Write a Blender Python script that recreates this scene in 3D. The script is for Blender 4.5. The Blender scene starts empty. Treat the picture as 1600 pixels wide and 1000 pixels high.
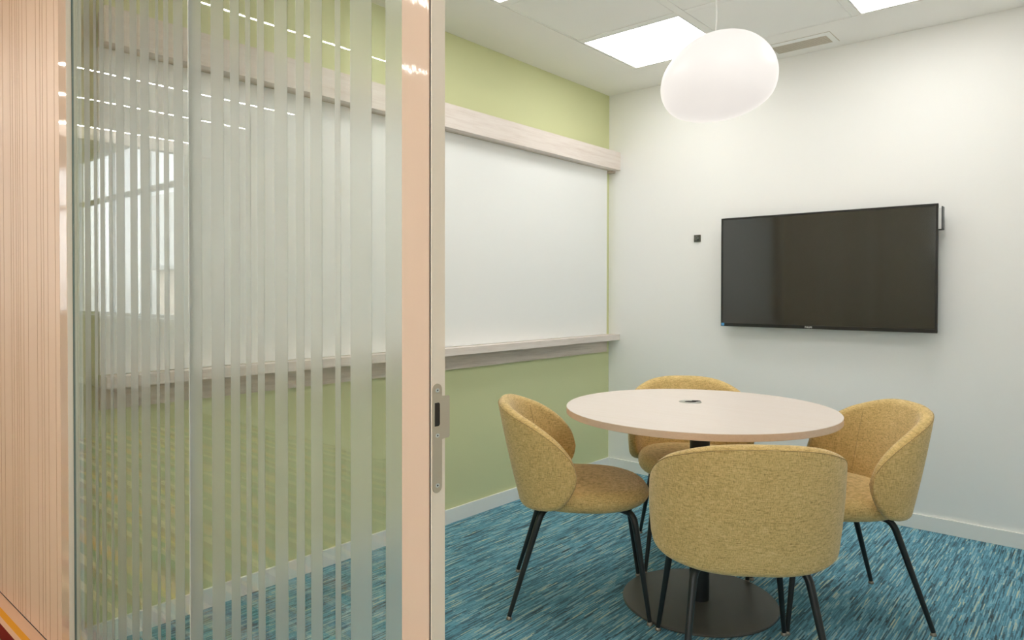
import bpy, bmesh, math, random
from mathutils import Vector, Matrix
random.seed(7)
sc = bpy.context.scene
COL = sc.collection

# ------------------------------------------------------------------ camera
F_PX, PY = 1080.68, 469.47
YAW, PITCH, ROLL = 0.712066, -0.0117803, 0.0014505
CAM = Vector((2.67485, -4.14452, 1.24))
fw = Vector((-math.sin(YAW)*math.cos(PITCH), math.cos(YAW)*math.cos(PITCH), math.sin(PITCH)))
rt = Vector((math.cos(YAW), math.sin(YAW), 0.0))
up = rt.cross(fw)
r2 = math.cos(ROLL)*rt + math.sin(ROLL)*up
u2 = -math.sin(ROLL)*rt + math.cos(ROLL)*up
cd = bpy.data.cameras.new('camera')
cam = bpy.data.objects.new('camera', cd)
COL.objects.link(cam)
cd.sensor_fit = 'HORIZONTAL'
cd.sensor_width = 36.0
cd.lens = 36.0*F_PX/1600.0
cd.shift_x = 0.0
cd.shift_y = -(500.0-PY)/1600.0
cd.clip_start = 0.02
cd.clip_end = 200
cam.matrix_world = Matrix(((r2.x, u2.x, -fw.x, CAM.x), (r2.y, u2.y, -fw.y, CAM.y), (r2.z, u2.z, -fw.z, CAM.z), (0, 0, 0, 1)))
sc.camera = cam

# ------------------------------------------------------------------ view, world, light levels
sc.view_settings.view_transform = 'Standard'
sc.view_settings.look = 'None'
sc.view_settings.gamma = 1.0
sc.view_settings.use_curve_mapping = False
sc.view_settings.exposure = 0.74
PANEL_STRENGTH = 4.2       # recessed LED panels of the room
LINE_STRENGTH = 62.0       # thin LED lines of the corridor
PENDANT_STRENGTH = 0.43
cy = sc.cycles
cy.use_denoising = True
cy.max_bounces = 14
cy.diffuse_bounces = 7
cy.glossy_bounces = 5
cy.transmission_bounces = 8
cy.transparent_max_bounces = 16
cy.sample_clamp_indirect = 8.0
cy.caustics_reflective = False
cy.caustics_refractive = True

w = bpy.data.worlds.new('sky')
sc.world = w
w.use_nodes = True
wn = w.node_tree
bg = wn.nodes['Background']
sky = wn.nodes.new('ShaderNodeTexSky')
sky.sky_type = 'HOSEK_WILKIE'
sky.turbidity = 6.0
sky.sun_direction = (0.3, 0.5, 0.6)
hs = wn.nodes.new('ShaderNodeHueSaturation')
hs.inputs['Saturation'].default_value = .15
wn.links.new(sky.outputs[0], hs.inputs['Color'])
wn.links.new(hs.outputs[0], bg.inputs[0])
bg.inputs[1].default_value = 13.0

H = 2.6215                  # ceiling height
YG = -3.357                 # corridor face of the glass
YF = -3.374                 # corridor face of the partition wall
XJ = 1.833                  # door side of the jamb
XR = 2.86                   # right wall of the room

# ------------------------------------------------------------------ materials
MATS = {}
def mat(name, col=(.8, .8, .8), rough=.6, metal=0.0, spec=.5, emit=None, estr=0.0):
    if name in MATS: return MATS[name]
    m = bpy.data.materials.new(name); m.use_nodes = True
    b = m.node_tree.nodes['Principled BSDF']
    b.inputs['Base Color'].default_value = (*col, 1)
    b.inputs['Roughness'].default_value = rough
    b.inputs['Metallic'].default_value = metal
    b.inputs['Specular IOR Level'].default_value = spec
    if emit:
        b.inputs['Emission Color'].default_value = (*emit, 1)
        b.inputs['Emission Strength'].default_value = estr
    MATS[name] = m
    return m

class NT:
    """tiny helper for node graphs"""
    def __init__(s, m): s.t = m.node_tree; s.b = s.t.nodes.get('Principled BSDF')
    def n(s, typ, **kw):
        nd = s.t.nodes.new(typ)
        for k, v in kw.items(): setattr(nd, k, v)
        return nd
    def l(s, a, b): s.t.links.new(a, b)
    def math(s, op, a, b=None, c=None):
        nd = s.n('ShaderNodeMath', operation=op)
        for i, v in enumerate((a, b, c)):
            if v is None: continue
            if isinstance(v, (int, float)): nd.inputs[i].default_value = v
            else: s.l(v, nd.inputs[i])
        return nd.outputs[0]
    def coord(s, scale=(1, 1, 1), kind='Object'):
        tc = s.n('ShaderNodeTexCoord'); mp = s.n('ShaderNodeMapping')
        mp.inputs['Scale'].default_value = scale
        s.l(tc.outputs[kind], mp.inputs[0]); return mp.outputs[0]
    def noise(s, vec, scale=5, detail=3, rough=.5):
        nd = s.n('ShaderNodeTexNoise'); nd.inputs['Scale'].default_value = scale
        nd.inputs['Detail'].default_value = detail; nd.inputs['Roughness'].default_value = rough
        s.l(vec, nd.inputs['Vector']); return nd.outputs['Fac']
    def ramp(s, fac, stops, interp='LINEAR'):
        nd = s.n('ShaderNodeValToRGB'); cr = nd.color_ramp; cr.interpolation = interp
        while len(cr.elements) > 1: cr.elements.remove(cr.elements[-1])
        cr.elements[0].position = stops[0][0]; cr.elements[0].color = (*stops[0][1], 1)
        for p, c in stops[1:]:
            e = cr.elements.new(p); e.color = (*c, 1)
        s.l(fac, nd.inputs[0]); return nd.outputs[0]
    def bump(s, h, strength=.2, dist=.002):
        nd = s.n('ShaderNodeBump'); nd.inputs['Strength'].default_value = strength
        nd.inputs['Distance'].default_value = dist
        s.l(h, nd.inputs['Height']); s.l(nd.outputs[0], s.b.inputs['Normal'])

def paint(name, col, rough=.75, tex=.05):
    m = mat(name, col, rough, spec=.3)
    g = NT(m); v = g.coord()
    g.bump(g.noise(v, 180, 3), tex, .001)
    return m
def wood(name, c1, c2, c3, rough=.5, axis='Y', knots=True, amt=1.0):
    m = mat(name, c1, rough, spec=.35)
    g = NT(m)
    s = {'Y': (14, .8, 14), 'X': (.8, 14, 14), 'Z': (14, 14, .8)}[axis]
    f1 = g.noise(g.coord(s), 4, 8, .65)
    s2 = tuple(q*6 if q > 1 else q*2.2 for q in s)
    f2 = g.noise(g.coord(s2), 5, 4, .6)
    f = g.math('ADD', g.math('MULTIPLY', f1, .6), g.math('MULTIPLY', f2, .4))
    c = g.ramp(f, [(.30, c3), (.42, c2), (.55, c1), (.75, c1)])
    g.l(c, g.b.inputs['Base Color'])
    g.bump(f2, .12, .001)
    return m

M_white = paint('white_wall_paint', (.90, .895, .88))
M_ceil = paint('white_ceiling_plaster', (.91, .895, .865), .8)
M_tile = paint('white_ceiling_panel', (.91, .905, .88), .6, .02)
M_green = paint('sage_green_wall_paint', (.665, .69, .40))
M_base = mat('white_skirting_lacquer', (.90, .895, .865), .4)
M_cream = paint('cream_corridor_paint', (.78, .74, .62))
M_board = mat('whiteboard_enamel', (.89, .90, .89), .22, spec=.35)
M_wood = wood('whitewashed_oak', (.80, .725, .675), (.74, .655, .60), (.60, .50, .43))
M_wood2 = wood('whitewashed_oak_shaded_batten', (.70, .61, .54), (.60, .51, .44), (.40, .32, .25))  # darker copy of the oak, with the battens' shade put into its colour
M_top = wood('pale_maple_tabletop', (.82, .735, .68), (.80, .71, .645), (.76, .655, .585), .38, 'X')
M_edge = wood('maple_edge_band', (.76, .565, .42), (.72, .52, .38), (.66, .46, .32), .5, 'X')
M_black = mat('black_powder_coat', (.011, .014, .015), .38)
M_disc = mat('anthracite_base_coat', (.085, .083, .072), .40)
M_chrome = mat('brushed_steel', (.62, .60, .55), .28, 1.0)
M_glide = mat('worn_steel_glide', (.34, .30, .25), .4, .8)
M_tvb = mat('black_bezel_plastic', (.012, .012, .011), .3)
M_tvs = mat('dark_screen_glass', (.022, .022, .018), .07, spec=.9)
M_sticker = mat('blue_sticker', (.12, .42, .80), .5)
M_silver = mat('silver_print', (.75, .75, .72), .4)
M_dark = mat('dark_recess', (.02, .016, .012), .7)
M_beige = mat('beige_lacquer', (.84, .77, .68), .42)
M_gedge = mat('teal_glass_edge', (.07, .18, .20), .2)
M_plate = mat('satin_nickel', (.60, .54, .44), .42, .75)
M_alu = mat('grey_aluminium', (.74, .77, .70), .4, .0)
M_sil = mat('silicone_joint', (.62, .66, .66), .3)
M_gasket = mat('dark_gasket', (.03, .03, .03), .6)
M_cord = mat('white_cord', (.80, .79, .77), .5)
M_vinyl = mat('tan_vinyl_floor', (.42, .33, .20), .25)
M_brick = None

def mk_peach(name, rough, bump):
    m = mat(name, (.83, .65, .52), rough, spec=.5 if bump else .28)
    g = NT(m)
    v = g.coord((1, 1, .25))
    k = .84 if bump else 1.0     # the lacquered frame is a shade deeper than the laminate
    c = g.ramp(g.noise(v, 6, 3), [(.3, (.81*k, .625*k, .50*k)), (.7, (.84*k, .66*k, .54*k))])
    g.l(c, g.b.inputs['Base Color'])
    if bump: g.bump(g.noise(g.coord((60, 60, 12)), 1.6, 2), bump, .002)
    return m
M_peach = mk_peach('peach_laminate', .42, 0)
M_peach_g = mk_peach('peach_gloss_lacquer', .05, .08)

def mk_glass():
    m = bpy.data.materials.new('clear_partition_glass'); m.use_nodes = True
    t = m.node_tree; t.nodes.clear()
    o = t.nodes.new('ShaderNodeOutputMaterial')
    mix = t.nodes.new('ShaderNodeMixShader'); tr = t.nodes.new('ShaderNodeBsdfTransparent')
    gl = t.nodes.new('ShaderNodeBsdfGlossy'); fr = t.nodes.new('ShaderNodeFresnel')
    ge = t.nodes.new('ShaderNodeNewGeometry')
    mr = t.nodes.new('ShaderNodeMapRange')   # same index from either side of the pane
    mr.inputs[3].default_value = 1.62; mr.inputs[4].default_value = 1/1.62
    t.links.new(ge.outputs['Backfacing'], mr.inputs[0])
    t.links.new(mr.outputs[0], fr.inputs['IOR'])
    tr.inputs[0].default_value = (.975, .99, .975, 1)
    gl.inputs['Roughness'].default_value = 0.0
    t.links.new(fr.outputs[0], mix.inputs[0]); t.links.new(tr.outputs[0], mix.inputs[1])
    t.links.new(gl.outputs[0], mix.inputs[2]); t.links.new(mix.outputs[0], o.inputs[0])
    return m
M_glass = mk_glass()
def mk_frost():
    m = bpy.data.materials.new('frosted_film'); m.use_nodes = True
    t = m.node_tree; t.nodes.clear()
    o = t.nodes.new('ShaderNodeOutputMaterial')
    mix = t.nodes.new('ShaderNodeMixShader')
    rf = t.nodes.new('ShaderNodeBsdfRefraction'); rf.inputs['IOR'].default_value = 1.25
    rf.inputs['Roughness'].default_value = .36; rf.inputs[0].default_value = (.99, .99, .98, 1)
    df = t.nodes.new('ShaderNodeBsdfDiffuse'); df.inputs[0].default_value = (.70, .74, .71, 1)
    mix.inputs[0].default_value = .17
    t.links.new(rf.outputs[0], mix.inputs[1]); t.links.new(df.outputs[0], mix.inputs[2])
    t.links.new(mix.outputs[0], o.inputs[0])
    return m
M_frost = mk_frost()

def mk_fabric():
    m = mat('mustard_woven_fabric', (.6, .43, .2), .92, spec=.15)
    g = NT(m)
    a = g.noise(g.coord((55, 55, 520)), 1.0, 2, .6)
    b = g.noise(g.coord((520, 520, 55)), 1.0, 2, .6)
    c = g.noise(g.coord((9, 9, 9)), 1.0, 3, .6)
    f = g.math('ADD', g.math('MULTIPLY', g.math('ADD', a, b), .46), g.math('MULTIPLY', c, .08))
    col = g.ramp(f, [(.33, (.29, .19, .065)), (.44, (.54, .375, .145)), (.52, (.69, .49, .20)), (.64, (.80, .61, .31))])
    g.l(col, g.b.inputs['Base Color'])
    g.b.inputs['Sheen Weight'].default_value = .25
    g.b.inputs['Sheen Roughness'].default_value = .5
    g.bump(f, .35, .0012)
    return m
M_fabric = mk_fabric()

def mk_carpet():
    m = mat('blue_streaked_carpet', (.1, .3, .4), .95, spec=.1)
    g = NT(m)
    tc = g.n('ShaderNodeTexCoord'); sp = g.n('ShaderNodeSeparateXYZ')
    g.l(tc.outputs['Object'], sp.inputs[0])
    x, y = sp.outputs[0], sp.outputs[1]
    def layer(wd, ln, seed):
        ci = g.math('FLOOR', g.math('DIVIDE', g.math('ADD', x, seed*.137), wd))
        wn1 = g.n('ShaderNodeTexWhiteNoise', noise_dimensions='1D'); g.l(g.math('ADD', ci, seed*31.7), wn1.inputs['W'])
        yy = g.math('ADD', g.math('DIVIDE', y, ln), g.math('MULTIPLY', wn1.outputs[0], 13.0))
        yi = g.math('FLOOR', yy)
        cb = g.n('ShaderNodeCombineXYZ'); g.l(ci, cb.inputs[0]); g.l(yi, cb.inputs[1]); cb.inputs[2].default_value = seed
        wn = g.n('ShaderNodeTexWhiteNoise', noise_dimensions='3D'); g.l(cb.outputs[0], wn.inputs['Vector'])
        return wn.outputs[0]
    a = layer(.0050, .11, 1.0); b = layer(.0095, .19, 2.0); c = layer(.0034, .06, 3.0)
    f = g.math('ADD', g.math('ADD', g.math('MULTIPLY', a, .44), g.math('MULTIPLY', b, .17)), g.math('MULTIPLY', c, .39))
    col = g.ramp(f, [(.10, (.062, .088, .098)), (.28, (.085, .170, .215)), (.40, (.105, .250, .325)), (.52, (.125, .320, .43)),
                     (.62, (.17, .395, .52)), (.74, (.27, .475, .55)), (.86, (.52, .58, .44))])
    big = g.noise(g.coord((1.3, 1.3, 1)), 1.5, 2)
    hsv = g.n('ShaderNodeHueSaturation'); g.l(col, hsv.inputs['Color'])
    g.l(g.math('ADD', g.math('MULTIPLY', big, .3), .92), hsv.inputs['Value'])
    g.l(hsv.outputs[0], g.b.inputs['Base Color'])
    g.bump(f, .5, .002)
    return m
M_carpet = mk_carpet()

def mk_stripes():
    m = mat('striped_corridor_carpet', (.6, .4, .3), .95, spec=.1)
    g = NT(m)
    tc = g.n('ShaderNodeTexCoord'); sp = g.n('ShaderNodeSeparateXYZ')
    g.l(tc.outputs['Object'], sp.inputs[0])
    STRIPES = [q*(1.0 if i < 4 else 1.55) for i, q in enumerate((.036, .020, .014, .030, .060, .018, .030, .024, .012, .040, .022, .034, .028, .040, .020, .030, .016, .050, .020, .026, .036, .024, .018, .044, .030, .022, .030, .022, .034, .030, .040))]
    idx = g.math('FLOOR', g.math('DIVIDE', g.math('ADD', sp.outputs[0], .78), .62))
    off = g.math('FRACT', g.math('MULTIPLY', g.math('MULTIPLY', idx, g.math('SUBTRACT', idx, 1.0)), .1855))
    t = g.math('DIVIDE', g.math('SUBTRACT', YF, sp.outputs[1]), sum(STRIPES))
    fr = g.math('FRACT', g.math('ADD', t, off))
    P = (.74, .49, .34); O = (.76, .36, .04); R = (.17, .018, .012); G = (.20, .27, .15); Y = (.80, .60, .13)
    C = (.86, .78, .55); D = (.07, .19, .11); B = (.24, .07, .03)
    seq = [(.036, P), (.020, O), (.014, P), (.030, R), (.060, G), (.018, C), (.030, D), (.024, B), (.012, C), (.040, G), (.022, Y),
           (.034, P), (.028, R), (.040, D), (.020, C), (.030, B), (.016, Y), (.050, G), (.020, R), (.026, C), (.036, D), (.024, O),
           (.018, P), (.044, G), (.030, B), (.022, C), (.030, D), (.022, Y), (.034, R), (.030, C), (.040, G)]
    seq = [(q, c[1]) for q, c in zip(STRIPES, seq)]
    tot = sum(q[0] for q in seq); pos = 0; st = []
    for wd, c in seq:
        st.append((pos/tot, c)); pos += wd
    col = g.ramp(fr, st, 'CONSTANT')
    g.l(col, g.b.inputs['Base Color'])
    g.bump(g.noise(g.coord((1, 1, 1)), 400, 2), .4, .002)
    return m
M_stripes = mk_stripes()

def mk_brick():
    m = mat('pale_brick', (.6, .45, .35), .9)
    g = NT(m)
    b = g.n('ShaderNodeTexBrick'); b.inputs['Color1'].default_value = (.62, .48, .38, 1)
    b.inputs['Color2'].default_value = (.70, .58, .48, 1); b.inputs['Mortar'].default_value = (.75, .72, .66, 1)
    b.inputs['Scale'].default_value = 4.0
    tc = g.n('ShaderNodeTexCoord'); sp = g.n('ShaderNodeSeparateXYZ'); cb = g.n('ShaderNodeCombineXYZ')
    g.l(tc.outputs['Object'], sp.inputs[0]); g.l(sp.outputs[0], cb.inputs[0]); g.l(sp.outputs[2], cb.inputs[1])
    g.l(cb.outputs[0], b.inputs[0]); g.l(b.outputs[0], g.b.inputs['Base Color'])
    return m
M_brick = mk_brick()
M_panel_e = mat('led_panel_diffuser', (.9, .9, .9), .4, emit=(1.0, .985, .955), estr=PANEL_STRENGTH)
M_line_e = mat('led_line_diffuser', (.9, .9, .9), .4, emit=(1.0, .92, .83), estr=LINE_STRENGTH)
g = NT(M_panel_e)   # a prismatic LED diffuser sends more light straight down than sideways
ge = g.n('ShaderNodeNewGeometry'); vm = g.n('ShaderNodeVectorMath', operation='DOT_PRODUCT')
g.l(ge.outputs['Incoming'], vm.inputs[0]); g.l(ge.outputs['Normal'], vm.inputs[1])
g.l(g.math('MULTIPLY_ADD', g.math('ABSOLUTE', vm.outputs['Value']), .10*PANEL_STRENGTH, .90*PANEL_STRENGTH), g.b.inputs['Emission Strength'])
def mk_opal():
    m = mat('opal_blown_glass', (.27, .265, .26), .35, spec=.15, emit=(1.0, .93, .88), estr=PENDANT_STRENGTH)
    return m
M_opal = mk_opal()

# ------------------------------------------------------------------ object helpers
def empty(name, loc=(0, 0, 0), rz=0.0):
    o = bpy.data.objects.new(name, None); COL.objects.link(o)
    o.location = loc; o.rotation_euler = (0, 0, rz); o.empty_display_size = .1
    return o
def tag(o, label=None, cat=None, group=None, kind=None):
    if label: o['label'] = label
    if cat: o['category'] = cat
    if group: o['group'] = group
    if kind: o['kind'] = kind
    return o
def obj(name, bm, mats, parent=None, smooth=False, angle=None):
    me = bpy.data.meshes.new(name)
    bmesh.ops.recalc_face_normals(bm, faces=bm.faces)
    bm.to_mesh(me); bm.free()
    for m in (mats if isinstance(mats, (list, tuple)) else [mats]): me.materials.append(m)
    if smooth:
        for p in me.polygons: p.use_smooth = True
        if angle is not None: me.set_sharp_from_angle(angle=math.radians(angle))
    o = bpy.data.objects.new(name, me); COL.objects.link(o)
    if parent: o.parent = parent
    return o
def box(bm, x0, x1, y0, y1, z0, z1, bevel=0.0, mi=0, seg=2):
    x0, x1 = sorted((x0, x1)); y0, y1 = sorted((y0, y1)); z0, z1 = sorted((z0, z1))
    r = bmesh.ops.create_cube(bm, size=1.0)
    vs = r['verts']
    for v in vs:
        v.co = Vector(((x0+x1)/2+v.co.x*(x1-x0), (y0+y1)/2+v.co.y*(y1-y0), (z0+z1)/2+v.co.z*(z1-z0)))
    fs = set(f for v in vs for f in v.link_faces)
    for f in fs: f.material_index = mi
    if bevel > 0:
        es = list(set(e for v in vs for e in v.link_edges))
        bmesh.ops.bevel(bm, geom=es, offset=bevel, segments=seg, affect='EDGES', profile=.6)
    return bm
def B(*a, **k): return box(bmesh.new(), *a, **k)
def tube(bm, pts, radii, n=14, cap=True):
    pts = [Vector(p) for p in pts]
    if isinstance(radii, (int, float)): radii = [radii]*len(pts)
    rings = []; prev = None
    for i, p in enumerate(pts):
        t = (pts[min(i+1, len(pts)-1)]-pts[max(i-1, 0)]).normalized()
        if prev is None:
            a = Vector((0, 0, 1)) if abs(t.z) < .9 else Vector((1, 0, 0))
            u = t.cross(a).normalized()
        else:
            u = (prev - t*prev.dot(t)).normalized()
        prev = u; v = t.cross(u)
        rings.append([bm.verts.new(p+radii[i]*(math.cos(2*math.pi*k/n)*u+math.sin(2*math.pi*k/n)*v)) for k in range(n)])
    for a, b in zip(rings, rings[1:]):
        for k in range(n): bm.faces.new((a[k], a[(k+1) % n], b[(k+1) % n], b[k]))
    if cap: bm.faces.new(rings[0]); bm.faces.new(rings[-1])
    return bm
def lathe(bm, prof, n=64, cx=0, cy_=0):
    rings = []
    for r, z in prof:
        if r < 1e-6: rings.append([bm.verts.new((cx, cy_, z))])
        else: rings.append([bm.verts.new((cx+r*math.cos(2*math.pi*k/n), cy_+r*math.sin(2*math.pi*k/n), z)) for k in range(n)])
    for a, b in zip(rings, rings[1:]):
        for k in range(n):
            k2 = (k+1) % n
            if len(a) == 1 and len(b) == 1: continue
            if len(a) == 1: bm.faces.new((a[0], b[k], b[k2]))
            elif len(b) == 1: bm.faces.new((a[k], a[k2], b[0]))
            else: bm.faces.new((a[k], a[k2], b[k2], b[k]))
    return bm
def prism(bm, pts, axis, a0, a1, mi=0):
    """extrude a 2D outline; axis 'X': pts are (y,z), 'Y': (x,z), 'Z': (x,y)"""
    def P(p, a): return {'X': (a, p[0], p[1]), 'Y': (p[0], a, p[1]), 'Z': (p[0], p[1], a)}[axis]
    A = [bm.verts.new(P(p, a0)) for p in pts]; C = [bm.verts.new(P(p, a1)) for p in pts]
    fs = [bm.faces.new(A), bm.faces.new(C)]
    n = len(pts)
    for i in range(n): fs.append(bm.faces.new((A[i], A[(i+1) % n], C[(i+1) % n], C[i])))
    for f in fs: f.material_index = mi
    return bm
def interp(tab, x):
    if x <= tab[0][0]: return tab[0][1]
    for i in range(len(tab)-1):
        x0, y0 = tab[i]; x1, y1 = tab[i+1]
        if x <= x1:
            xm, ym = tab[i-1] if i > 0 else (2*x0-x1, 2*y0-y1)
            xp, yp = tab[i+2] if i+2 < len(tab) else (2*x1-x0, 2*y1-y0)
            m0 = (y1-ym)/(x1-xm); m1 = (yp-y0)/(xp-x0); h = x1-x0; t = (x-x0)/h
            return (2*t**3-3*t*t+1)*y0+(t**3-2*t*t+t)*h*m0+(-2*t**3+3*t*t)*y1+(t**3-t*t)*h*m1
    return tab[-1][1]
def S(o): o['kind'] = 'structure'; return o

# ------------------------------------------------------------------ structure: the meeting room
S(obj('floor', B(0, XR, YF, 0, -.05, 0), M_carpet))
S(obj('wall_left', B(-.12, 0, -3.33, 0.12, 0, H), M_green))
S(obj('wall_back', B(0, XR+.1, 0, .12, 0, H), M_white))
S(obj('wall_right', B(XR, XR+.1, YF, 0, 0, H), M_white))
S(obj('baseboard_left', B(0, .012, -3.33, 0, 0, .0762, bevel=.0015), M_base))
S(obj('baseboard_back', B(.012, XR, -.012, 0, 0, .0762, bevel=.0015), M_base))
S(obj('baseboard_right', B(XR-.012, XR, YF, -.012, 0, .0762, bevel=.0015), M_base))
ceil = S(obj('ceiling', B(-.12, XR+.1, YF, .12, H+.004, H+.12), M_ceil))
# perimeter plaster band and the grid bands between the drop-in panels
X0, X1, X2, X3, X4, X5 = .458, 1.038, 1.084, 1.690, 1.731, 2.317
Y0, Y1, Y2, Y3, Y4, Y5 = -.410, -.978, -1.022, -1.622, -1.669, -2.237
bm = bmesh.new()
box(bm, 0, X0-.012, YF, 0, H, H+.006); box(bm, X5+.012, XR, YF, 0, H, H+.006)
box(bm, X0-.012, X5+.012, Y0+.012, 0, H, H+.006); box(bm, X0-.012, X5+.012, YF, Y5-.012, H, H+.006)
o = obj('plaster_border', bm, M_ceil, ceil)
bm = bmesh.new()
for a, b_ in ((X1, X2), (X3, X4)): box(bm, a+.001, b_-.003, Y5, Y0, H+.0005, H+.006)
for a, b_ in ((Y1, Y2), (Y3, Y4)):
    for p, q in ((X0, X1), (X2, X3), (X4, X5)): box(bm, p, q, b_+.003, a-.001, H+.0005, H+.006)
for p, q, r_, s_ in ((X0-.009, X0-.001, Y5, Y0), (X5+.001, X5+.009, Y5, Y0)): box(bm, p, q, r_, s_, H+.001, H+.006)
for r_, s_ in ((Y0+.001, Y0+.009), (Y5-.009, Y5-.001)): box(bm, X0, X5, r_, s_, H+.001, H+.006)
obj('grid_bar', bm, M_tile, ceil)
LIGHTS = [(X0, X1, Y1, Y0, 'square LED ceiling panel behind the pendant, beside the green wall'),
          (X4, X5, Y1, Y0, 'square LED ceiling panel at the top right corner, right of the air vent'),
          (X0, X1, Y5, Y4, 'square LED ceiling panel showing only its tip at the top edge, above the whiteboard'),
          (X4, X5, Y5, Y4, 'square LED ceiling panel outside the picture, nearest the doorway')]
for p, q in ((X0, X1), (X2, X3), (X4, X5)):
    for r_, s_ in ((Y1, Y0), (Y3, Y2), (Y5, Y4)):
        if any(abs(p-L[0]) < .01 and abs(r_-L[2]) < .01 for L in LIGHTS): continue
        obj('ceiling_panel', B(p+.002, q-.002, r_+.002, s_-.002, H+.0012, H+.006), M_tile, ceil)
for p, q, r_, s_, lab in LIGHTS:
    e = empty('ceiling_light', ((p+q)/2, (r_+s_)/2, H))
    tag(e, lab, 'ceiling light', 'LED panels of the meeting room ceiling')
    hx, hy = (q-p)/2, (s_-r_)/2
    bm = bmesh.new()
    box(bm, -hx, hx, -hy, -hy+.006, -.001, .005); box(bm, -hx, hx, hy-.006, hy, -.001, .005)
    box(bm, -hx, -hx+.006, -hy+.006, hy-.006, -.001, .005); box(bm, hx-.006, hx, -hy+.006, hy-.006, -.001, .005)
    obj('frame', bm, M_tile, e)
    obj('diffuser', B(-hx+.006, hx-.006, -hy+.006, hy-.006, .0005, .0035), M_panel_e, e)

# air vent in the plaster border by the back wall
v = tag(empty('air_vent', (1.371, -.18, H)), 'white slotted air vent in the ceiling right of the pendant lamp', 'air vent')
def R_(bm, x0, x1, y0, y1, z0, z1): box(bm, x0-1.371, x1-1.371, y0+.18, y1+.18, z0, z1)
bm = bmesh.new()
R_(bm, 1.199, 1.218, -.27, -.09, -.003, .004); R_(bm, 1.514, 1.543, -.27, -.09, -.003, .004)
R_(bm, 1.218, 1.514, -.27, -.228, -.003, .004); R_(bm, 1.218, 1.514, -.1, -.09, -.003, .004)
obj('frame', bm, M_tile, v)
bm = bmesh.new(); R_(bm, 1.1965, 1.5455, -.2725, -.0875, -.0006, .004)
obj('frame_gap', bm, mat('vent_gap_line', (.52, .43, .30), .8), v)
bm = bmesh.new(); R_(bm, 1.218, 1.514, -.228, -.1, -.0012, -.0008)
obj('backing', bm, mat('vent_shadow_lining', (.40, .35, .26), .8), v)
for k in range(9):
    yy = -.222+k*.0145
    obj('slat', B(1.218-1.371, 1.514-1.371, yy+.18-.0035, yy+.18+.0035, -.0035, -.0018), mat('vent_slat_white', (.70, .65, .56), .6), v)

# ------------------------------------------------------------------ structure: the corridor and the open area it reflects
HO = 3.12
S(obj('floor_corridor', B(-3.97, 5.2, -5.86, YF, -.05, 0), M_stripes))
S(obj('floor_open_area', B(-9.2, -3.97, -5.86, YF, -.05, 0), M_vinyl))
S(obj('ceiling_open_area', B(-9.2, -3.85, -5.86, YF, HO, HO+.12), M_ceil))
S(obj('ceiling_corridor', B(-3.85, 5.2, -5.86, YF, H, H+.12), M_ceil))
S(obj('trim_1', B(-3.95, -3.85, -5.86, YF-.004, 2.523, HO), M_white))
S(obj('wall_corridor_end', B(-9.3, -9.2, -5.86, YF, 0, HO), M_cream))
S(obj('wall_corridor_right', B(5.2, 5.3, -5.86, YF, 0, H), M_cream))
bm = bmesh.new()
box(bm, -4.75, 1.0, -5.96, -5.86, 0, H); box(bm, 1.0, 4.9, -5.96, -5.86, 0, .93); box(bm, 1.0, 4.9, -5.96, -5.86, 2.45, H); box(bm, 4.9, 5.2, -5.96, -5.86, 0, H); box(bm, -9.2, -4.75, -5.96, -5.86, 0, .93); box(bm, -9.2, -4.75, -5.96, -5.86, 3.05, HO); box(bm, -4.75, -3.9, -5.96, -5.86, H, HO)
S(obj('wall_opposite', bm, M_cream))
S(obj('baseboard_opposite', B(-9.2, 5.2, -5.86, -5.848, 0, .08), M_base))
# window in the opposite wall
bm = bmesh.new()
for x in (-9.2, -8.1, -6.95, -5.85, -4.81): box(bm, x, x+.06, -5.94, -5.88, .95, 3.05)
box(bm, -9.2, -4.75, -5.935, -5.885, 2.40, 2.46)
box(bm, -9.2, -4.75, -5.94, -5.88, .93, .98); box(bm, -9.2, -4.75, -5.94, -5.88, 3.0, 3.05)
wi = S(obj('window_1', bm, mat('window_frame_white', (.75, .77, .77), .4)))
obj('window_sill', B(-9.2, -4.75, -5.90, -5.72, .915, .945, bevel=.004), M_base, wi)
obj('window_glass', B(-9.15, -4.8, -5.915, -5.91, .97, 3.02), M_glass, wi)
bm = bmesh.new()  # added out-of-view window, lets fill daylight in through the doorway
for x in (1.0, 2.27, 3.54, 4.84): box(bm, x, x+.06, -5.94, -5.88, .95, 2.45)
box(bm, 1.0, 4.9, -5.94, -5.88, .93, .98); box(bm, 1.0, 4.9, -5.94, -5.88, 2.40, 2.45)
wi = S(obj('window_added_fill', bm, mat('window_frame_white')))
obj('window_sill', B(1.0, 4.9, -5.90, -5.72, .915, .945, bevel=.004), M_base, wi)
obj('window_glass', B(1.05, 4.85, -5.915, -5.91, .97, 2.41), M_glass, wi)
# ribbed peach cladding of the corridor side
gx = [-.686, -.582, -.551, -.512, -.487, -.46, -.42, -.364, -.256, -.208, -.179, -.132, -.053]
gs = sorted(g-.689*k for k in range(5) for g in gx if g-.689*k > -3.9)
prof = [(-3.97, YF+.02), (-3.97, YF)]
for g in gs: prof += [(g-.0020, YF), (g-.0014, YF+.0034), (g+.0014, YF+.0034), (g+.0020, YF)]
prof += [(-.008, YF), (-.008, YF+.02)]
bm = prism(bmesh.new(), prof, 'Z', .004, H)
box(bm, -3.97, -.008, YF+.0205, -3.34, 0, H)
for f in bm.faces:
    c = f.calc_center_median()
    if c.y > YF+.0015 and c.y < YF+.0045 and abs(f.normal.z) < .5 and len(f.verts) == 4: f.material_index = 1
S(obj('wall_corridor_clad', bm, [M_peach, mat('groove_brown', (.56, .36, .22), .7)]))  # groove bottoms browner and darker than the laminate
S(obj('wall_corridor_open', B(-9.2, -3.972, YF, -3.3, 0, HO), M_cream))
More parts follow.
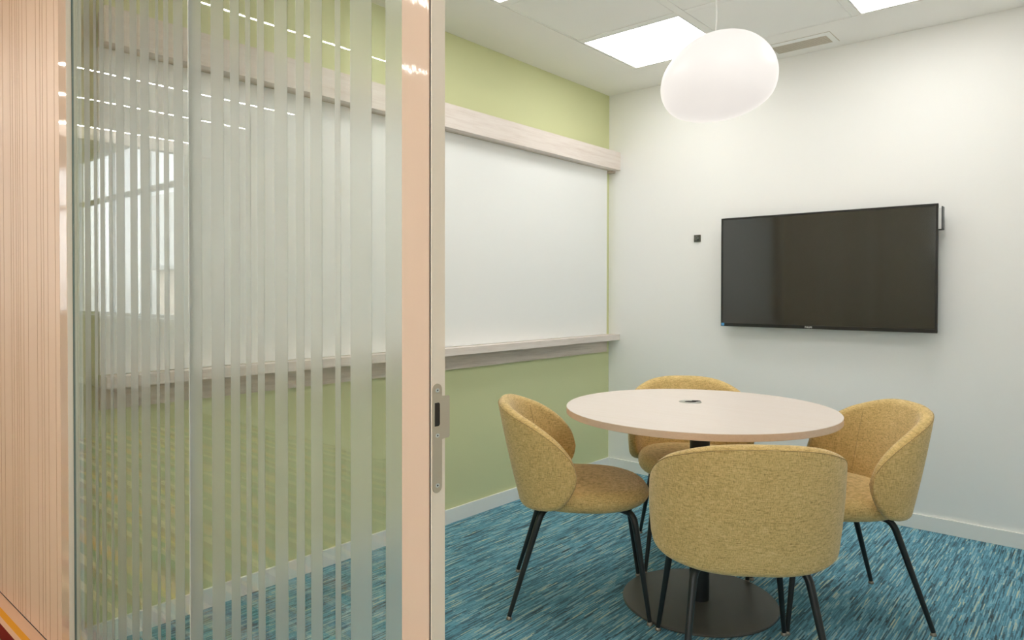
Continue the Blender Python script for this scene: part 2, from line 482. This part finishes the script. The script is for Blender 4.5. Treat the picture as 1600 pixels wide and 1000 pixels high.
bm = B(XR-.03, 5.2, YF, -3.30, 0, H)
S(obj('wall_corridor_door_side', bm, M_peach))
S(obj('trim_2', B(-3.97, -.008, YF-.001, YF+.003, 0, .0035), M_gasket))
S(obj('wall_stub', B(-.12, .0, -3.338, -3.33, 0, H), M_white))

# thin LED lines on the corridor ceiling; out-of-view ones are added for fill
LINES = [(-.605, 'warm LED line on the corridor ceiling, reflected highest in the glass'),
         (-2.13, 'warm LED line on the corridor ceiling, second highest of those reflected in the glass'),
         (-2.86, 'warm LED line on the corridor ceiling, third highest of those reflected in the glass'),
         (-3.79, 'warm LED line on the corridor ceiling, lowest of those reflected in the glass'),
         (.95, 'added warm fill LED line on the corridor ceiling outside the picture, facing the glass partition'),
         (.2, 'added warm fill LED line on the corridor ceiling outside the picture, beside the ribbed peach wall'),
         (1.72, 'added warm fill LED line on the corridor ceiling outside the picture, in front of the door jamb'),
         (3.3, 'added warm fill LED line on the corridor ceiling outside the picture, right of the doorway'),
         (2.5, 'added warm fill LED line on the corridor ceiling outside the picture, over the doorway'),
         (4.1, 'added warm fill LED line on the corridor ceiling outside the picture, farthest from the glass')]
for i, (x, lab) in enumerate(LINES):
    e = empty('linear_light', (x, -4.75, H)); tag(e, lab, 'ceiling light', 'LED lines of the corridor ceiling')
    obj('profile', B(-.014, .014, -.80, .80, -.004, -.0002), M_tile, e)
    obj('diffuser', B(-.0045, .0045, -.79, .79, -.0065, -.004), M_line_e, e)

# ------------------------------------------------------------------ building across the street, seen by reflection
e = tag(empty('building', (-9, -13, -1)), 'pale brick building with white upper floors seen through the far window', 'building')
obj('ground_floor_wall', B(-14, 12, -1, 0, 0, 3.1), M_brick, e)
obj('upper_wall', B(-14, 12, -1.2, .25, 3.1, 5.6), mat('white_render', (.8, .8, .8), .8), e)
obj('ledge', B(-14, 12, -1, .45, 3.0, 3.12), mat('grey_stone', (.5, .5, .5), .8), e)
for k in range(8):
    wv = obj('window', B(-12.5+3*k, -11.3+3*k, -.02, .04, 1.7, 2.8), mat('window_frame_white', (.75, .77, .77), .4), e)
    obj('pane', B(-12.4+3*k, -11.4+3*k, .04, .05, 1.8, 2.7), mat('street_window_dark', (.10, .13, .15), .1), wv)
tag(obj('street', B(-26, 6, -14, -6.2, -1.1, -1), mat('asphalt', (.25, .25, .25), .9)), None, None, None, 'structure')

# ------------------------------------------------------------------ glazed partition with the door jamb
gp = tag(empty('glass_partition', (0, 0, 0)), 'glass partition with frosted vertical stripes between the peach wall and the doorway', 'glass partition')
JX = .921
obj('glass_pane', B(.0668, JX-.0015, YG, YG+.012, .012, H-.012), M_glass, gp)
obj('glass_pane', B(JX+.0015, 1.775, YG, YG+.012, .012, H-.012), M_glass, gp)
obj('joint_seal', B(JX-.0015, JX+.0015, YG-.0008, YG+.0125, .012, H-.012), M_sil, gp)
bands = [(.183, .233), (.267, .291), (.318, .353), (.397, .417), (.447, .51), (.552, .602), (.625, .685), (.727, .745), (.777, .807),
         (.837, .891), (.924, .991), (1.041, 1.104), (1.135, 1.177), (1.205, 1.227), (1.256, 1.285), (1.327, 1.377), (1.409, 1.439),
         (1.462, 1.502), (1.545, 1.563), (1.594, 1.658), (1.698, 1.762)]
bm = bmesh.new()
for a, b_ in bands: box(bm, a, b_, YG-.0008, YG-.0003, .014, H-.014)
obj('frosted_film', bm, M_frost, gp)
bm = bmesh.new()
box(bm, -.007, .064, YF, -3.338, 0, H, bevel=.001)
obj('post', bm, M_peach_g, gp)
obj('glass_edge', B(.0656, .0664, YG-.0004, YG+.0055, .012, H-.012), M_gedge, gp)
obj('edge_tape', B(.0656, .0664, YG+.0056, YG+.0125, .012, H-.012), M_alu, gp)
obj('post_return', B(.064, .0655, YF+.001, YG-.001, 0, H), M_beige, gp)
bm = bmesh.new()
box(bm, .0675, .0725, YG+.0125, YG+.022, .012, H-.012); box(bm, .0725, .084, YG+.018, YG+.022, .012, H-.012)
box(bm, .084, .088, YG+.0125, YG+.022, .012, H-.012)
obj('edge_channel', bm, M_alu, gp)
bm = bmesh.new()
box(bm, .066, 1.775, YG-.006, YG+.018, 0, .012); box(bm, .066, 1.775, YG-.006, YG+.018, H-.012, H)
obj('track', bm, M_alu, gp)
# jamb: peach face, thin shadow gap, beige reveal
bm = bmesh.new()
box(bm, 1.7612, 1.829, YF, YF+.0165, 0, H, bevel=.001)
obj('jamb_face', bm, M_peach_g, gp)
obj('shadow_gap', B(1.829, 1.8305, YF+.002, YF+.010, 0, H), M_gasket, gp)
bm = bmesh.new()
box(bm, 1.776, XJ, YF+.0168, -3.341, 0, H); box(bm, 1.8306, XJ, YF+.003, YF+.0168, 0, H); box(bm, 1.762, 1.776, -3.344, -3.30, 0, H)
obj('jamb_reveal', bm, M_beige, gp)
# strike plate (outline in y,z), bent lip towards the room
def arc(cx, cz, r, a0, a1, n=9):
    return [(cx+r*math.cos(math.radians(a0+(a1-a0)*i/(n-1))), cz+r*math.sin(math.radians(a0+(a1-a0)*i/(n-1)))) for i in range(n)]
yc = -3.3595; hw = .0105
out = arc(yc, .9175, hw, 180, 360) + [(yc+hw, .995)] + arc(-3.3345, .999, .003, 270, 360, 4) + arc(-3.3345, 1.0635, .003, 0, 90, 4) + [(yc+hw, 1.067)] + arc(yc, 1.078, hw, 0, 180)
hole = [(-3.3655, 1.018), (-3.3575, 1.018)] + arc(-3.3575, 1.0215, .0035, 270, 360, 4)[1:] + arc(-3.3575, 1.0535, .0035, 0, 90, 4) + [(-3.3655, 1.057)]
bm = prism(bmesh.new(), out, 'X', XJ, XJ+.0015)
sp = obj('strike_plate', bm, M_plate, gp)
bm = prism(bmesh.new(), hole, 'X', XJ+.0012, XJ+.0017)
obj('latch_recess', bm, M_dark, sp)
for z in (1.0775, 1.0025, .9195):
    bm = bmesh.new()
    n = 20
    ring = [(yc+.0042*math.cos(2*math.pi*k/n), z+.0034*math.sin(2*math.pi*k/n)) for k in range(n)]
    prism(bm, ring, 'X', XJ+.0014, XJ+.0021)
    ring = [(yc+.0015*math.cos(2*math.pi*k/6), z+.0015*math.sin(2*math.pi*k/6)) for k in range(6)]
    prism(bm, ring, 'X', XJ+.0020, XJ+.0023, mi=1)
    obj('screw', bm, [mat('zinc_screw', (.70, .74, .74), .3, .8), M_dark], sp)
# far door jamb (right of the doorway, outside the frame)
S(obj('door_1', B(2.79, XR-.03, YF, -3.30, 0, H), M_beige))

# ------------------------------------------------------------------ whiteboard with its timber rail and ledge
tag(obj('whiteboard', B(.0012, .02, -3.262, -.056, .949, 2.0885, bevel=.001), M_board), 'wide blank whiteboard filling the green wall between rail and ledge', 'whiteboard')
e = tag(empty('wooden_rail', (0, 0, 0)), 'pale whitewashed wooden rail running along the top of the whiteboard', 'rail')
obj('fascia', B(.052, .0945, -3.264, -.001, 2.089, 2.212, bevel=.0008), M_wood, e)
bm = B(.0205, .052, -3.262, -.03, 2.0895, 2.205); box(bm, .0, .052, -.0295, -.001, 2.074, 2.205)
obj('batten', bm, M_wood2, e)
e = tag(empty('wooden_ledge', (0, 0, 0)), 'pale wooden pen ledge along the bottom of the whiteboard', 'shelf')
obj('shelf_board', B(.0205, .0935, -3.264, -.001, .909, .948, bevel=.0008), M_wood, e)
obj('batten', B(.0, .020, -3.262, -.052, .827, .909), M_wood2, e)

# ------------------------------------------------------------------ television
TX0, TX1, TZ0, TZ1, TY = .8705, 2.0185, 1.0355, 1.6935, -.09
tv = tag(empty('television', ((TX0+TX1)/2, 0, (TZ0+TZ1)/2)), 'large flat black television mounted on the white wall', 'television')
cx, cz = (TX0+TX1)/2, (TZ0+TZ1)/2
w2, h2 = (TX1-TX0)/2, (TZ1-TZ0)/2
bm = bmesh.new()
box(bm, -w2, w2, TY, TY+.012, -h2, -h2+.020, bevel=.0015); box(bm, -w2, w2, TY, TY+.012, h2-.011, h2, bevel=.0015)
box(bm, -w2, -w2+.011, TY, TY+.012, -h2+.019, h2-.010, bevel=.001); box(bm, w2-.011, w2, TY, TY+.012, -h2+.019, h2-.010, bevel=.001)
bz = obj('bezel', bm, M_tvb, tv)
obj('screen', B(-w2+.011, w2-.011, TY+.002, TY+.008, -h2+.020, h2-.011), M_tvs, tv)
bm = bmesh.new(); box(bm, -w2+.002, w2-.002, TY+.012, TY+.032, -h2+.002, h2-.002, bevel=.003); box(bm, -w2+.12, w2-.12, TY+.032, TY+.055, -h2+.05, h2-.08, bevel=.008)
obj('back_cover', bm, M_tvb, tv)
bm = bmesh.new()
for x in (-.25, .25): box(bm, x-.02, x+.02, TY+.055, -.010, -.2, .2)
box(bm, -.32, .32, -.03, -.0015, -.12, -.06); box(bm, -.32, .32, -.03, -.0015, .06, .12)
obj('wall_bracket', bm, M_black, tv)
obj('sticker', B(-w2+.004, -w2+.022, TY-.0006, TY, -h2+.003, -h2+.020), M_sticker, tv)
tc = bpy.data.curves.new('logo_text', 'FONT'); tc.body = 'PHILIPS'; tc.size = .0125; tc.extrude = .0003; tc.offset = .0003; tc.align_x = 'CENTER'; tc.align_y = 'CENTER'
tmp = bpy.data.objects.new('logo_tmp', tc); COL.objects.link(tmp)
dg = bpy.context.evaluated_depsgraph_get()
me = bpy.data.meshes.new_from_object(tmp.evaluated_get(dg))
COL.objects.unlink(tmp); bpy.data.objects.remove(tmp)
me.materials.clear(); me.materials.append(M_silver)
lo = bpy.data.objects.new('logo', me); COL.objects.link(lo); lo.parent = tv
lo.rotation_euler = (math.pi/2, 0, 0); lo.location = (-.055+.0, TY-.0004, -h2+.0092)
tag(lo, 'small silver lettering')
# small box clipped behind the right edge
e = tag(empty('media_box', (2.026, -.052, 1.62)), 'small upright black-edged white box behind the top right edge of the television', 'electronic box')
bm = bmesh.new()
box(bm, .006, .010, -.034, .024, -.059, .059, bevel=.002)
obj('cover', bm, M_black, e)
obj('body', B(-.013, .006, -.032, .022, -.057, .050, bevel=.001), mat('white_plastic', (.7, .7, .69), .4), e)
obj('foot_edge', B(-.013, .006, -.033, .023, -.0595, -.0572), M_black, e)
obj('holder', B(-.020, -.013, .0, .052, -.02, .02), M_black, e)
# wall socket
e = tag(empty('wall_socket', (.671, 0, 1.5875)), 'small square black wall plate with a round knob left of the television', 'wall socket')
obj('plate', B(-.0225, .0225, -.006, 0, -.0225, .0225, bevel=.0015), mat('dark_grey_plastic', (.10, .10, .08), .5), e)
bm = bmesh.new()
tube(bm, [(0, -.006, .002), (0, -.026, .002)], [.0135, .011], 24)
obj('knob', bm, mat('grey_knob', (.13, .13, .115), .35), e, True, 40)

# ------------------------------------------------------------------ pendant lamp (pebble of opal glass)
pc = Vector((1.4, -1.325)); 
poly = [(650, 118), (520, 140), (400, 185), (300, 248), (205, 340), (130, 440), (90, 530), (76, 620), (84, 700), (110, 765), (150, 828), (200, 870),
        (260, 898), (330, 915), (400, 923), (480, 925), (590, 918), (700, 905), (800, 882), (880, 852), (970, 806), (1040, 755), (1085, 700), (1115, 630), (1132, 530),
        (1126, 455), (1110, 395), (1078, 325), (1030, 260), (970, 205), (900, 163), (840, 140), (780, 127), (710, 119)]
SC = 1/5.881
hz = Vector((fw.x, fw.y, 0)).normalized()
pts = []
for a, b_ in poly:
    px, py = 1020+a*SC, 30+b_*SC
    D = fw + r2*(px-800)/F_PX + u2*(PY-py)/F_PX
    t = (pc-Vector((CAM.x, CAM.y))).dot(Vector((hz.x, hz.y)))/(D.x*hz.x+D.y*hz.y)
    P = CAM+D*t
    pts.append(((Vector((P.x, P.y))-pc).dot(Vector((rt.x, rt.y))), P.z))
bot = min(pts, key=lambda q: q[1]); topp = max(pts, key=lambda q: q[1])
ib, it = pts.index(bot), pts.index(topp)
n = len(pts)
left = [pts[(it+k) % n] for k in range((ib-it) % n+1)]       # top -> bottom along the left side
right = [pts[(it-k) % n] for k in range((it-ib) % n+1)]      # top -> bottom along the right side
def branch(br, z):
    for (xa, za), (xb, zb) in zip(br, br[1:]):
        if za >= z >= zb: return xa+(xb-xa)*((za-z)/(za-zb) if za != zb else 0)
    return br[-1][0]
NR = 44; bm = bmesh.new(); rings = []
zc_, zh = (topp[1]+bot[1])/2, (topp[1]-bot[1])/2
for i in range(1, NR):
    a = math.pi*i/NR; z = zc_+zh*math.cos(a)
    xl, xr = branch(left, z), branch(right, z); c_, rad = (xl+xr)/2, (xr-xl)/2
    rings.append((c_, rad, z))
# light smoothing of the traced outline
for _ in range(5):
    rings = [rings[0]]+[((rings[i-1][0]+2*rings[i][0]+rings[i+1][0])/4, (rings[i-1][1]+2*rings[i][1]+rings[i+1][1])/4, rings[i][2]) for i in range(1, len(rings)-1)]+[rings[-1]]
ZT = topp[1]
vr = []
for c_, rad, z in rings:
    vr.append([bm.verts.new((c_*rt.x+rad*math.cos(t)*rt.x+rad*.93*math.sin(t)*hz.x, c_*rt.y+rad*math.cos(t)*rt.y+rad*.93*math.sin(t)*hz.y, z-ZT)) for t in [2*math.pi*k/72 for k in range(72)]])
tv_ = bm.verts.new((rings[0][0]*rt.x, rings[0][0]*rt.y, 0)); bv = bm.verts.new((rings[-1][0]*rt.x, rings[-1][0]*rt.y, bot[1]-ZT))
for a, b_ in zip(vr, vr[1:]):
    for k in range(72): bm.faces.new((a[k], a[(k+1) % 72], b_[(k+1) % 72], b_[k]))
for k in range(72):
    bm.faces.new((tv_, vr[0][k], vr[0][(k+1) % 72])); bm.faces.new((bv, vr[-1][(k+1) % 72], vr[-1][k]))
pl = tag(empty('pendant_lamp', (pc.x, pc.y, ZT)), 'white pebble-shaped opal glass pendant lamp hanging above the round table', 'pendant lamp')
obj('shade', bm, M_opal, pl, True)
bm = bmesh.new()
x0 = -.010
tube(bm, [(x0*rt.x, x0*rt.y, -.004), (x0*rt.x+.003, x0*rt.y+.002, .05), (x0*rt.x+.004, x0*rt.y+.002, .09), (x0*rt.x, x0*rt.y, .16), (x0*rt.x, x0*rt.y, H-ZT-.018)], .0028, 10)
obj('cord', bm, M_cord, pl, True)
obj('ceiling_rose', lathe(bmesh.new(), [(0, H-ZT-.024), (.04, H-ZT-.024), (.05, H-ZT-.018), (.052, H-ZT), (0, H-ZT)], 40), M_cord, pl, True, 40)

# ------------------------------------------------------------------ round table
TC = (1.418, -1.531); TZ = .775
t = tag(empty('round_table', (TC[0], TC[1], 0)), 'round pale wood meeting table on a black column among the four chairs', 'table')
R = .533; TH = .026
bm = bmesh.new()
lathe(bm, [(0, TZ), (R-.0015, TZ), (R, TZ-.0015)], 160)
k0 = len(bm.faces)
lathe(bm, [(R, TZ-.0015), (R, TZ-TH+.001), (R-.001, TZ-TH), (0, TZ-TH)], 160)
bm.faces.ensure_lookup_table()
for i, f in enumerate(bm.faces):
    f.material_index = 0 if i < k0 else 1
bmesh.ops.remove_doubles(bm, verts=bm.verts, dist=.00001)
tt = obj('tabletop', bm, [M_top, M_edge], t, True, 30)
dx, dy = 1.438-TC[0], -1.557-TC[1]
obj('base_plate', lathe(bmesh.new(), [(0, .0), (.298, .0), (.303, .003), (.303, .008), (.300, .011), (0, .012)], 128, dx, dy), M_disc, t, True, 30)
bm = bmesh.new()
lathe(bm, [(0, .012), (.039, .012), (.039, TZ-TH-.006), (0, TZ-TH-.006)], 48, dx, dy)
obj('column', bm, M_black, t, True, 40)
obj('mounting_plate', B(dx-.16, dx+.16, dy-.16, dy+.16, TZ-TH-.006, TZ-TH, bevel=.001), M_black, t)
gx_, gy_ = 1.331-TC[0], -1.426-TC[1]
bm = bmesh.new()
lathe(bm, [(.024, TZ), (.026, TZ+.002), (.040, TZ+.003), (.046, TZ+.0015), (.047, TZ)], 48, gx_, gy_)
lathe(bm, [(0, TZ+.0003), (.024, TZ+.0003)], 48, gx_, gy_)
gr = obj('cable_grommet', bm, M_chrome, t, True, 30)
bm = bmesh.new(); lathe(bm, [(0, TZ+.0012), (.0235, TZ+.0012)], 32, gx_, gy_)
prism(bm, [(gx_-.003, gy_+.02), (gx_+.02, gy_+.012), (gx_+.030, gy_+.034), (gx_+.014, gy_+.036)], 'Z', TZ+.002, TZ+.004)
obj('cable_opening', bm, M_dark, gr)

# ------------------------------------------------------------------ chairs
EXP = .74
ZTT = [(.16, .562), (.18, .594), (.235, .634), (.40, .694), (.64, .750), (.80, .777), (.93, .800), (1, .812)]
ZBT = [(.16, .556), (.18, .522), (.28, .472), (.41, .438), (.55, .424), (.8, .412), (1, .400)]
SHY = .028
PHM = math.degrees(math.acos(.16**(1/EXP)))
def shell_pt(phi, z, off):
    k = (z-.43)/.38
    W = .272+.014*k; D = .252+.088*k
    def sp(v, p): return math.copysign(abs(v)**p, v)
    def P(ph): return Vector((W*sp(math.sin(ph), EXP), -D*sp(math.cos(ph), EXP), 0))
    p = P(phi)+Vector((0, SHY, 0)); tg = (P(phi+.02)-P(phi-.02)).normalized()
    nrm = Vector((tg.y, -tg.x, 0))
    return Vector((p.x+nrm.x*off, p.y+nrm.y*off, z))
TH2 = .023
def section(phi_deg):
    a = abs(phi_deg); q = max(.16, math.cos(math.radians(a))**EXP)
    zt, zb = interp(ZTT, q), interp(ZBT, q)
    h = max((zt-zb)/2, .002)
    tk = TH2*min(1.0, max(.2, 1-((a/PHM)**14)))**.5
    r = min(tk, h)
    ring = []
    M, K = 10, 16
    for i in range(M+1):                     # top cap, outside to inside
        an = math.pi*i/M
        ring.append((tk*math.cos(an), zt-r+r*math.sin(an)))
    for i in range(1, K): ring.append((-tk, zt-r-(2*h-2*r)*i/K))
    for i in range(M+1):
        an = math.pi+math.pi*i/M
        ring.append((tk*math.cos(an), zb+r+r*math.sin(an)))
    for i in range(1, K): ring.append((tk, zb+r+(2*h-2*r)*i/K))
    return ring, tk, zt, zb, r
def make_shell():
    bm = bmesh.new(); NS = 96; rings = []
    for i in range(NS+1):
        u = -1+2*i/NS
        ph = PHM*(.45*u+.55*math.sin(u*math.pi/2))
        ring, tk, zt, zb, r = section(ph)
        rings.append([bm.verts.new(shell_pt(math.radians(ph), z, o+(-.004*math.sin(math.pi*min(1, max(0, (z-zb)/(zt-zb+1e-6)))) if o < 0 else .004*math.sin(math.pi*min(1, max(0, (z-zb)/(zt-zb+1e-6))))))) for o, z in ring])
    n = len(rings[0])
    for a, b_ in zip(rings, rings[1:]):
        for k in range(n): bm.faces.new((a[k], a[(k+1) % n], b_[(k+1) % n], b_[k]))
    bm.faces.new(rings[0]); bm.faces.new(rings[-1])
    return bm
def make_seams():
    bm = bmesh.new()
    pts = []
    for i in range(81):
        ph = (-1+2*i/80)*(PHM-1.5)
        ring, tk, zt, zb, r = section(ph)
        an = math.radians(28)
        pts.append(shell_pt(math.radians(ph), zt-r+r*math.sin(an), tk*math.cos(an)+.0014))
    tube(bm, pts, .0013, 8)
    for s in (-1, 1):
        pts = []
        for i in range(21):
            z = .50+(.79-.50)*i/20
            ph = s*42
            ring, tk, zt, zb, r = section(ph)
            if z > zt-r: continue
            pts.append(shell_pt(math.radians(ph), z, -tk-.0034*math.sin(math.pi*(z-zb)/(zt-zb))-.0003))
        tube(bm, pts, .0011, 8)
    return bm
def make_seat():
    bm = bmesh.new(); N = 96; rings = []
    prof = []
    for i in range(15):                       # rim from bottom to top
        a = -math.pi/2+math.pi*i/14
        prof.append((1-.17*(1-math.cos(a)), .448+.042*math.sin(a)))
    prof = [(.0, .402), (.35, .402), (.62, .403)] + prof + [(.72, .495), (.55, .499), (.35, .501), (.15, .502), (0, .502)]
    for rr, z in prof:
        if rr == 0: rings.append([bm.verts.new((0, .012, z))]); continue
        ring = []
        for k in range(N):
            a = 2*math.pi*k/N; c, s = math.cos(a), math.sin(a)
            e_ = 2/2.5
            x = .248*math.copysign(abs(c)**e_, c); y = .255*math.copysign(abs(s)**e_, s)
            x *= 1-.10*max(0, y/.255)**2
            dz = -.010*max(0, y/.255*rr)**3 if z > .45 else .004*max(0, y/.255*rr)**2
            ring.append(bm.verts.new((x*rr, .020+y*rr, z+dz)))
        rings.append(ring)
    for a, b_ in zip(rings, rings[1:]):
        for k in range(N):
            k2 = (k+1) % N
            if len(a) == 1: bm.faces.new((a[0], b_[k], b_[k2]))
            elif len(b_) == 1: bm.faces.new((a[k], a[k2], b_[0]))
            else: bm.faces.new((a[k], a[k2], b_[k2], b_[k]))
    return bm
FX, FY = .225, .256
def leg_path(sx, sy):
    tx, ty = (.168, -.150) if sy < 0 else (.178, .200)
    P0 = Vector((sx*.06, ty*.55, .396)); P1 = Vector((sx*tx, ty, .398)); P2 = Vector((sx*FX, FY if sy > 0 else -FY-.014, .012))
    pts = [P0]; rad = [.0115]
    a = P1+(P0-P1).normalized()*.035; b_ = P1+(P2-P1).normalized()*.045
    for i in range(9):
        q = i/8
        pts.append(a*(1-q)**2+P1*2*q*(1-q)+b_*q*q); rad.append(.0125)
    for i in range(1, 7):
        pts.append(b_.lerp(P2, i/6)); rad.append(.0125-.0042*i/6)
    return pts, rad
def make_chair():
    root = empty('tub_chair', (0, 0, 0))
    sh = obj('backrest', make_shell(), M_fabric, root, True, 60)
    obj('seam', make_seams(), mat('mustard_thread', (.42, .29, .12), .9), sh, True)
    obj('seat', make_seat(), M_fabric, root, True)
    obj('seat_frame', B(-.12, .12, -.10, .13, .388, .404, bevel=.003), M_black, root)
    for sx in (-1, 1):
        for sy in (-1, 1):
            p, r = leg_path(sx, sy)
            lg = obj('leg', tube(bmesh.new(), p, r, 16), M_black, root, True, 50)
            obj('glide', lathe(bmesh.new(), [(0, 0), (.0105, 0), (.0115, .003), (.0095, .008), (.006, .013), (0, .013)], 24, sx*FX, FY if sy > 0 else -FY-.014), M_glide, lg, True, 40)
    return root
def copy_tree(o, parent=None):
    c = o.copy(); COL.objects.link(c)
    if parent: c.parent = parent
    for ch in [q for q in list(bpy.data.objects) if q.parent == o]: copy_tree(ch, c)
    return c
proto = make_chair()
CH = [((1.050, -1.835), (.809, .588), 'mustard tub chair at the left of the table, seen from its side, facing right'),
      ((1.764, -1.954), (-.59, .8075), 'mustard tub chair nearest the viewer with its back turned, in front of the table'),
      ((1.190, -1.126), (.539, -.842), 'mustard tub chair behind the table, facing the viewer, mostly hidden by the tabletop'),
      ((1.853, -1.263), (-.768, -.641), 'mustard tub chair at the right of the table, below the television, facing left')]
for i, (c, f, lab) in enumerate(CH):
    o = proto if i == 0 else copy_tree(proto)
    o.location = (c[0], c[1], 0); o.rotation_euler = (0, 0, math.atan2(f[1], f[0])-math.pi/2)
    tag(o, lab, 'chair', 'tub chairs around the meeting table')
